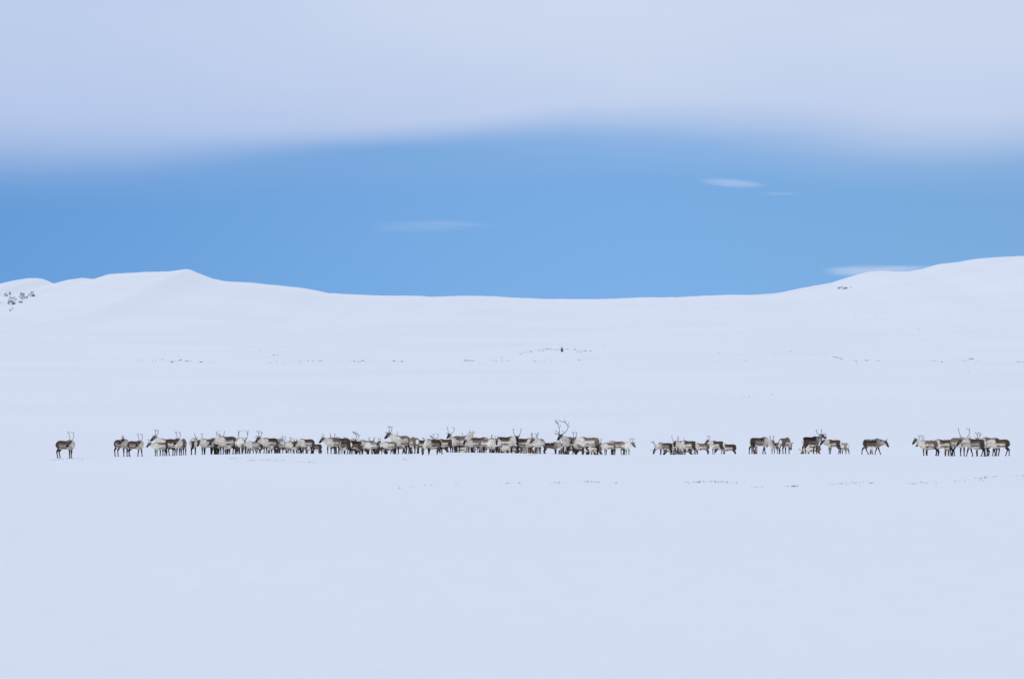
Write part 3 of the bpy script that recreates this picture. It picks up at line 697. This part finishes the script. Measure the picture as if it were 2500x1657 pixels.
def rock_mesh(seed, name='rock', mat=None, n=2, flat=0.7):
    import bmesh
    rg = random.Random(seed); bm = bmesh.new(); bmesh.ops.create_icosphere(bm, subdivisions=n, radius=0.5)
    for v in bm.verts:
        c = v.co.normalized()
        k = 0.5 + 0.16 * float(vnoise(c.x * 2.1 + seed * 3.7, c.y * 2.3 + c.z * 1.9 + seed)) * 2 + rg.uniform(-.03, .03)
        v.co = c * k; v.co.z *= flat
        v.co.z = min(v.co.z, flat * 0.34 + rg.uniform(-.02, .02))
    me = bpy.data.meshes.new(name); bm.to_mesh(me); bm.free(); me.materials.append(mat or rock_m); return me
ROCKS = [rock_mesh(i) for i in range(7)]

# stones: photo column, row, width in photo pixels; one list per place
PLACES = [
 ('small dark stone in the stone row far left behind the left herd', 'far left stone row', [(338, 878.5, 3.5), (349, 879, 2), (372, 882, 3), (380, 882, 4), (391, 879.5, 3), (397.5, 877, 4.5), (404, 879.5, 2.5), (411, 879.5, 2.5), (420, 881, 4), (420, 884, 6), (428, 880.5, 3), (433, 882, 3), (441, 878.3, 6), (438, 880.6, 4), (451, 880.5, 3), (456, 881.6, 5), (461, 879.7, 3), (467, 880.8, 3), (490, 883, 5.5), (495, 883.6, 4), (510, 883.7, 2), (517, 884, 2)]),
 ('lone dark speck of stone on the slope above the left stone rows', 'lone lower slope stones', [(634, 853.7, 3), (628, 856.5, 1.8), (669, 866, 4.5), (677, 865.8, 3), (615, 867, 2), (452, 868, 2), (480, 868, 2), (1475, 842, 3), (1089, 883, 2.5), (1413, 878.6, 5), (1178, 886.6, 2.8), (1170, 887.5, 2)]),
 ('small stone in the thin broken stone line left of the middle', 'thin stone line left of middle', [(641, 886, 2), (660, 884.5, 3), (676, 883.5, 3), (695, 883, 3), (708, 882.5, 3), (731, 882, 4), (735, 882.8, 2.5), (752, 881.5, 3), (763, 881, 4.5), (781.5, 880.6, 5), (786.5, 881.2, 4.5), (697, 888.5, 2), (735, 889, 2), (855, 884, 3), (864, 881.5, 4.5), (870, 882, 3), (876, 882, 5.5), (881, 881.5, 3), (886.6, 880.2, 5), (893, 883, 2.5), (905, 880.5, 2), (925, 880.5, 2), (961, 880.6, 5.5), (964, 882, 3), (975, 882.3, 3), (981, 882, 5), (873, 887, 2)]),
 ('dark boulder of the cluster left below the cairn knoll', 'boulders below the cairn knoll', [(1134.5, 881, 3.5), (1139, 878.5, 4.5), (1142, 880.2, 5), (1146.5, 879.8, 5.5), (1152, 880.6, 4), (1157, 880.8, 4), (1131, 885.5, 2), (1197, 880, 2), (1206, 880, 3.5), (1203, 884, 2), (1213, 882, 4), (1221, 879.5, 2.5), (1227, 878.8, 3.5), (1225, 872.7, 3.5), (1236.5, 879.5, 3), (1242, 880.3, 4), (1226, 882.5, 2.5), (1307, 882, 4), (1317, 882, 3), (1329, 881.8, 1.8), (1348, 881, 2)]),
 ('dark stone on the crown of the low knoll near the cairn', 'stones on the cairn knoll', [(1271, 863.8, 4.5), (1278, 861, 4), (1286, 858.6, 3), (1296, 858, 5.5), (1293, 857, 3), (1303, 856, 2), (1316, 854.7, 4), (1320, 856, 2.5), (1326, 857, 3.5), (1328, 852, 4), (1333, 851.6, 3.5), (1337, 851.8, 5), (1343, 851.4, 4), (1347, 853, 3), (1351, 852.4, 2.5), (1355, 854, 3), (1358, 852.6, 3), (1361, 856, 2.5), (1364, 853.4, 3.5), (1368, 851.4, 3.5), (1371, 852.8, 4), (1376, 851, 3), (1378, 855, 3), (1384, 851.8, 3), (1387, 852, 2), (1403, 852.7, 5.5), (1407, 853.5, 3), (1408, 858, 3.5), (1412, 858, 4), (1416, 859, 3), (1419, 859.5, 3), (1422, 856.6, 4), (1428, 855.6, 4), (1431, 856.2, 5), (1436, 861, 2), (1442, 857, 4)]),
 ('dark boulder of the group on the right, behind the right herd', 'boulders right of middle', [(1755, 862, 2.5), (1820, 880.6, 3.5), (1723, 882, 2), (1741, 882, 2), (1894, 860.4, 3), (1930, 857, 3.5), (1917, 858, 2), (1946, 858.5, 2), (1972, 877.5, 2), (1980, 877, 2), (2016, 872.5, 2.5), (2036, 871.2, 5.5), (2041, 872.2, 3.5), (2045, 873, 4), (2050, 874, 3.5), (2054, 875, 6), (2058, 876, 3.5), (2040, 878, 3), (2079, 878, 2.5), (2087, 879.6, 4), (2091, 881, 3), (2092, 885.7, 3), (2113, 879, 6), (2117, 879.6, 5), (2144, 880.6, 4.5), (2149, 881, 2.5)]),
 ('dark boulder in the row at the far right under the hill', 'boulders at the far right', [(2277, 881.5, 2.5), (2283, 880.3, 4.5), (2290, 882, 2.5), (2300, 883, 5.5), (2332, 879.3, 3), (2345, 880, 2), (2354, 880.6, 3), (2359, 878.6, 4.5), (2364, 878.6, 3.5), (2368, 876, 5), (2371, 874.4, 5.5), (2375, 876.4, 5), (2352, 882, 2.5), (2384, 881, 2), (2484, 882.7, 4.5), (2490, 883, 3), (2497, 883.5, 3)]),
 ('tiny far stone scattered on the right hand hillside', 'right hillside stones', [(2456, 813, 2.4), (2042, 772.5, 2), (2088, 776.3, 3.4), (2137, 768.7, 3), (2060, 771.5, 1.5), (2268, 764, 1.8), (2394, 761.6, 2), (2203, 809.6, 1.8), (2206, 811, 1.5), (2222, 815, 1.8), (2226, 817.5, 1.5), (2231, 819.5, 1.5), (2244, 801.5, 2.4), (2245, 806, 1.8), (2163, 811.4, 1.8), (2190, 811.5, 1.8), (2250, 815, 1.5), (2305, 763, 1.5), (2313, 764.5, 1.6)]),
 ('small dark stone on the smooth snow of the middle plain at right', 'middle plain stones', [(1678, 988, 1.9), (1812, 968, 3.4), (1817, 967.6, 1.8), (1829, 967.5, 3.8), (1829, 972, 1.6), (1885, 964.6, 3.2), (1883, 961, 2.4), (2365, 906.5, 3), (2345, 907, 2)]),
]
rr_ = random.Random(3)
ORD = 'first second third fourth fifth sixth seventh eighth ninth tenth eleventh twelfth thirteenth fourteenth fifteenth sixteenth seventeenth eighteenth nineteenth twentieth'.split()
def place_word(k, n):
    """counted from the nearer end"""
    j, side = (k, 'left') if k < (n + 1) // 2 else (n - 1 - k, 'right')
    return side + 'most' if j == 0 else ORD[j] + ' from ' + side
for label, group, pts in PLACES:
    pts = sorted(pts); n_ = len(pts); wide = max(p[2] for p in pts)
    for k_, (px, row, w) in enumerate(pts):
        look = 'large' if w > .8 * wide else ('tiny' if w < .5 * wide else 'small')
        y = depth_at(px, row + w * 0.15, 700)
        s = w * y / F * rr_.uniform(1.0, 1.2)
        x = X(px, y)
        o = link('rock', ROCKS[rr_.randrange(7)])
        o.location = (x, y, hz(x, y) + s * rr_.uniform(.02, .10)); o.rotation_euler = (rr_.uniform(-.25, .25), rr_.uniform(-.25, .25), rr_.uniform(0, 6.28))
        o.scale = (s, s, s * rr_.uniform(.75, 1.05))
        tag(o, '%s dark stone, %s among the %s' % (look, place_word(k_, n_), group), 'rock', group)

# cairn: stacked flat stones, narrow at the top
def cairn():
    px = 1372; y = 2557.0; x = X(px, y); z = hz(x, y)
    root = link('stone_cairn', None); root.location = (x, y, z)
    tag(root, 'narrow stacked stone cairn standing on top of the low snowy knoll', 'cairn')
    g2 = Geo(); rg = random.Random(5); h = -0.05
    while h < 1.45:
        f = h / 1.45; r = 0.36 - 0.24 * max(f, 0) ** 0.8
        for k in range(4 if f < .7 else 1):
            a = rg.uniform(0, 6.28) + k * 1.57; q = r * 0.55 if f < .7 else 0
            cx, cy = math.cos(a) * q, math.sin(a) * q; ss = r * rg.uniform(.7, .95); th = rg.uniform(.09, .13)
            g2.tube([(cx, cy, h, ss * .8, ss * .7), (cx, cy, h + th * .5, ss, ss * .85), (cx, cy, h + th, ss * .8, ss * .7)], ref=(math.cos(a), math.sin(a), .05), sides=7, sub=1)
        h += 0.105
    o = link('stones', g2.mesh('stones', CAIRN_M), root); o['kind'] = 'stuff'
CAIRN_M, t, b = material('cairn_stone', 0.9, 0.2); b.inputs['Base Color'].default_value = (0.055, 0.052, 0.06, 1)
cairn()

# rock faces breaking through the snow of the hills: low reliefs lying against the slope
def crag(px, row, w, h, seed, label, lean=0.0):
    import bmesh
    y = depth_at(px, row + h * 0.42, 2600, 5990); m = y / F
    rg = random.Random(seed); bm = bmesh.new(); bmesh.ops.create_icosphere(bm, subdivisions=4, radius=0.5)
    for v in bm.verts:
        c = v.co.normalized()
        k = 0.5 * (1 + 0.75 * float(fbm(c.x * 1.9 + seed * 3.7, c.z * 1.9 + c.y * 1.3 + seed, 3)) + 0.22 * float(fbm(c.x * 7 + seed, c.z * 7 + c.y * 5, 2)))
        v.co = c * k; v.co.x += lean * v.co.z
    me = bpy.data.meshes.new('rock_outcrop'); bm.to_mesh(me); bm.free(); me.materials.append(crag_dark if ('dark' in label and 'below' not in label and 'above' not in label) else crag_m)
    o = link('rock_outcrop', me)
    W = w * m * 1.15; H = h * m * 1.15
    o.scale = (W, max(W, H) * .9, H * 1.1); x = X(px, y)
    o.location = (x, y + max(W, H) * .12, EYE + (HORIZON - row) * m); o.rotation_euler = (0, 0, rg.uniform(-.4, .4))
    tag(o, label, 'rock outcrop', 'rock faces showing through the snow of the hills')
crag(16, 719, 10, 12, 1, 'small bluish rock face at the top left of the left peak outcrops')
crag(24, 716, 5, 9, 11, 'narrow dark rock rib beside the small face on the left peak')
crag(23, 730, 8, 16, 2, 'steep dark rock gully on the left peak above the darkest outcrop')
crag(29, 739, 17, 11, 3, 'darkest rock outcrop low on the left peak')
crag(31, 729, 14, 10, 8, 'grey blue snow streaked rock above the darkest outcrop')
crag(54, 723, 13, 17, 4, 'blue grey rock face in the middle of the left peak')
crag(63, 726, 8, 6, 13, 'low ledge right of the middle rock face')
crag(49, 736, 9, 9, 5, 'low rock patch under the middle face of the left peak')
crag(76, 718, 16, 13, 6, 'rightmost snow streaked rock ring on the left peak')
crag(25, 756, 4, 8, 7, 'thin rock streak below the darkest outcrop', .4)
crag(31, 752, 3, 9, 9, 'second thin rock streak below the darkest outcrop')
crag(1, 738, 5, 5, 10, 'small rock at the left frame edge on the peak')
crag(2052, 702.5, 12, 5, 21, 'dark ledge at left of the row below the right hill crest')
crag(2064, 703, 10, 5, 22, 'dark rock wedge under the right hill crest')
crag(2078, 702, 5, 3, 23, 'small dark rock right of the wedge under the hill crest')

# dwarf shrub tips and gravel breaking the crust
twig_m, t, b = material('twigs', 0.9, 0.1); b.inputs['Base Color'].default_value = (0.17, 0.15, 0.15, 1)
soil_m, t, b = material('crust', 0.9, 0.1)
g = N(t, 'ShaderNodeNewGeometry')
t.links.new(mixc(t, sstep(t, tnoise(t, g.outputs['Position'], 9, 5), .4, .62), (0.20, 0.19, 0.21), (0.80, 0.82, 0.86)), b.inputs['Base Color'])
def twigs(name, label, cat, line, n, size, spread, seed, dmin=150, stones=.35, rows=False, clump=3.0):
    """line: (column, row) points; n stems strewn along it"""
    rg = random.Random(seed); g2 = Geo(); size *= .75
    if name == 'dwarf_shrubs': n = int(n * .62)
    L_ = np.array(line, float); yc = depth_at(L_[:, 0].mean(), L_[:, 1].mean(), dmin, 2600)
    x0 = X(L_[:, 0].mean(), yc); z0 = hz(x0, yc)
    cl = [rg.random() for _ in range(max(3, int(n / clump)))]
    for k in range(n):
        u = (rg.choice(cl) + rg.gauss(0, .012)) * (len(L_) - 1) if rg.random() < .8 else rg.random() * (len(L_) - 1)
        u = min(max(u, 0), len(L_) - 1 - 1e-6); i = int(u); px, row = L_[i] * (1 - (u - i)) + L_[i + 1] * (u - i)
        row += rg.gauss(0, spread); px += rg.gauss(0, 2)
        y = depth_at(px, row, dmin, 2600); x = X(px, y); z = hz(x, y)
        q = size * rg.uniform(.45, 1.4)
        X0, Y0, Z0 = x - x0, y - yc, z - z0
        if rg.random() < stones:
            a = rg.uniform(0, 3.14)
            g2.tube([(X0 - q * .7 * math.cos(a), Y0 - q * math.sin(a), Z0, q * .2, q * .12), (X0, Y0, Z0 + q * .05, q * .34, q * .2), (X0 + q * .7 * math.cos(a), Y0 + q * math.sin(a), Z0, q * .2, q * .12)], sides=5, sub=1)
        else:
            for m_ in range(rg.randint(1, 3)):
                a = rg.uniform(-.6, .6); b_ = rg.uniform(-.6, .6)
                g2.tube([(X0, Y0, Z0 - q * .2, q * .10, q * .10), (X0 + a * q * .6, Y0 + b_ * q * .5, Z0 + q * .6, q * .09, q * .09), (X0 + a * q * 1.3, Y0 + b_ * q, Z0 + q * 1.1, q * .05, q * .05)], ref=(1, .1, 0), sides=4, sub=1)
    o = link(name, g2.mesh(name, soil_m if name == 'gravel' else twig_m)); o.location = (x0, yc, z0)
    tag(o, label, cat, kind='stuff')
twigs('dwarf_shrubs', 'thin line of shrub tips on the foreground snow left of centre', 'shrub tips', [(973, 1192), (1045, 1185), (1130, 1182), (1230, 1180.5), (1330, 1179)], 60, .05, .7, 1)
twigs('dwarf_shrubs', 'shrub tips on the foreground snow in the middle', 'shrub tips', [(1340, 1180), (1380, 1178), (1420, 1176.5), (1460, 1177), (1515, 1180)], 75, .055, .9, 2)
twigs('dwarf_shrubs', 'shrub tips on the foreground snow right of the middle', 'shrub tips', [(1670, 1179), (1715, 1176.5), (1765, 1176.5), (1800, 1180)], 130, .055, 1.2, 3)
twigs('dwarf_shrubs', 'faint shrub tips right of the middle, nearest row', 'shrub tips', [(1832, 1191), (1870, 1188.5), (1925, 1188)], 40, .04, .5, 4)
twigs('dwarf_shrubs', 'dark little shrub tuft standing alone in the foreground', 'shrub tips', [(1922, 1187), (1935, 1188.5), (1947, 1188)], 40, .07, .6, 5)
twigs('dwarf_shrubs', 'shrub tips in the foreground below the walking reindeer', 'shrub tips', [(2025, 1184), (2060, 1180.5), (2105, 1178), (2160, 1181)], 110, .05, 1.6, 6)
twigs('dwarf_shrubs', 'scattered shrub tips in the right foreground', 'shrub tips', [(2215, 1182), (2290, 1178), (2350, 1174), (2430, 1172), (2500, 1171)], 110, .05, 1.6, 7)
twigs('dwarf_shrubs', 'upper line of shrub tips at the right edge of the foreground', 'shrub tips', [(2378, 1168), (2420, 1165), (2450, 1162), (2500, 1162)], 110, .05, .6, 8)
# trodden ground just in front of the herd
twigs('gravel', 'dark gravel and moss scraped free in front of the lone left reindeer', 'gravel', [(124, 1124), (150, 1121), (170, 1119), (182, 1120), (205, 1121)], 120, .07, .8, 11, stones=1.0)
twigs('gravel', 'scraped gravel patch in front of the left cluster', 'gravel', [(560, 1119.5), (572, 1118.5), (590, 1121)], 45, .06, .6, 12, stones=1.0)
twigs('gravel', 'long dark scraped line in front of the dark headed bull', 'gravel', [(598, 1126), (618, 1123), (655, 1122.5), (680, 1124), (710, 1123)], 130, .065, .5, 13, stones=1.0)
twigs('gravel', 'faint scraped snow in front of the left herd end', 'gravel', [(712, 1127), (745, 1128.5), (775, 1127)], 50, .055, .6, 14, stones=1.0)
twigs('gravel', 'scraped specks in front of the centre left cluster', 'gravel', [(820, 1112), (850, 1112), (885, 1111.5)], 40, .06, .5, 15, stones=1.0)
twigs('gravel', 'small dark scrape left of the grazing reindeer', 'gravel', [(968, 1113), (990, 1123), (998, 1124), (1012, 1123)], 36, .07, .5, 16, stones=1.0)
twigs('gravel', 'blue grey scraped snow under the stretching reindeer', 'gravel', [(1290, 1113), (1302, 1109.5), (1320, 1107), (1340, 1106), (1356, 1107.5)], 130, .05, .9, 17, stones=1.0)
twigs('gravel', 'faint specks at the far left beside the lone reindeer', 'gravel', [(55, 1113), (80, 1111), (120, 1119), (225, 1119), (260, 1115)], 40, .05, 1.2, 18, stones=1.0)
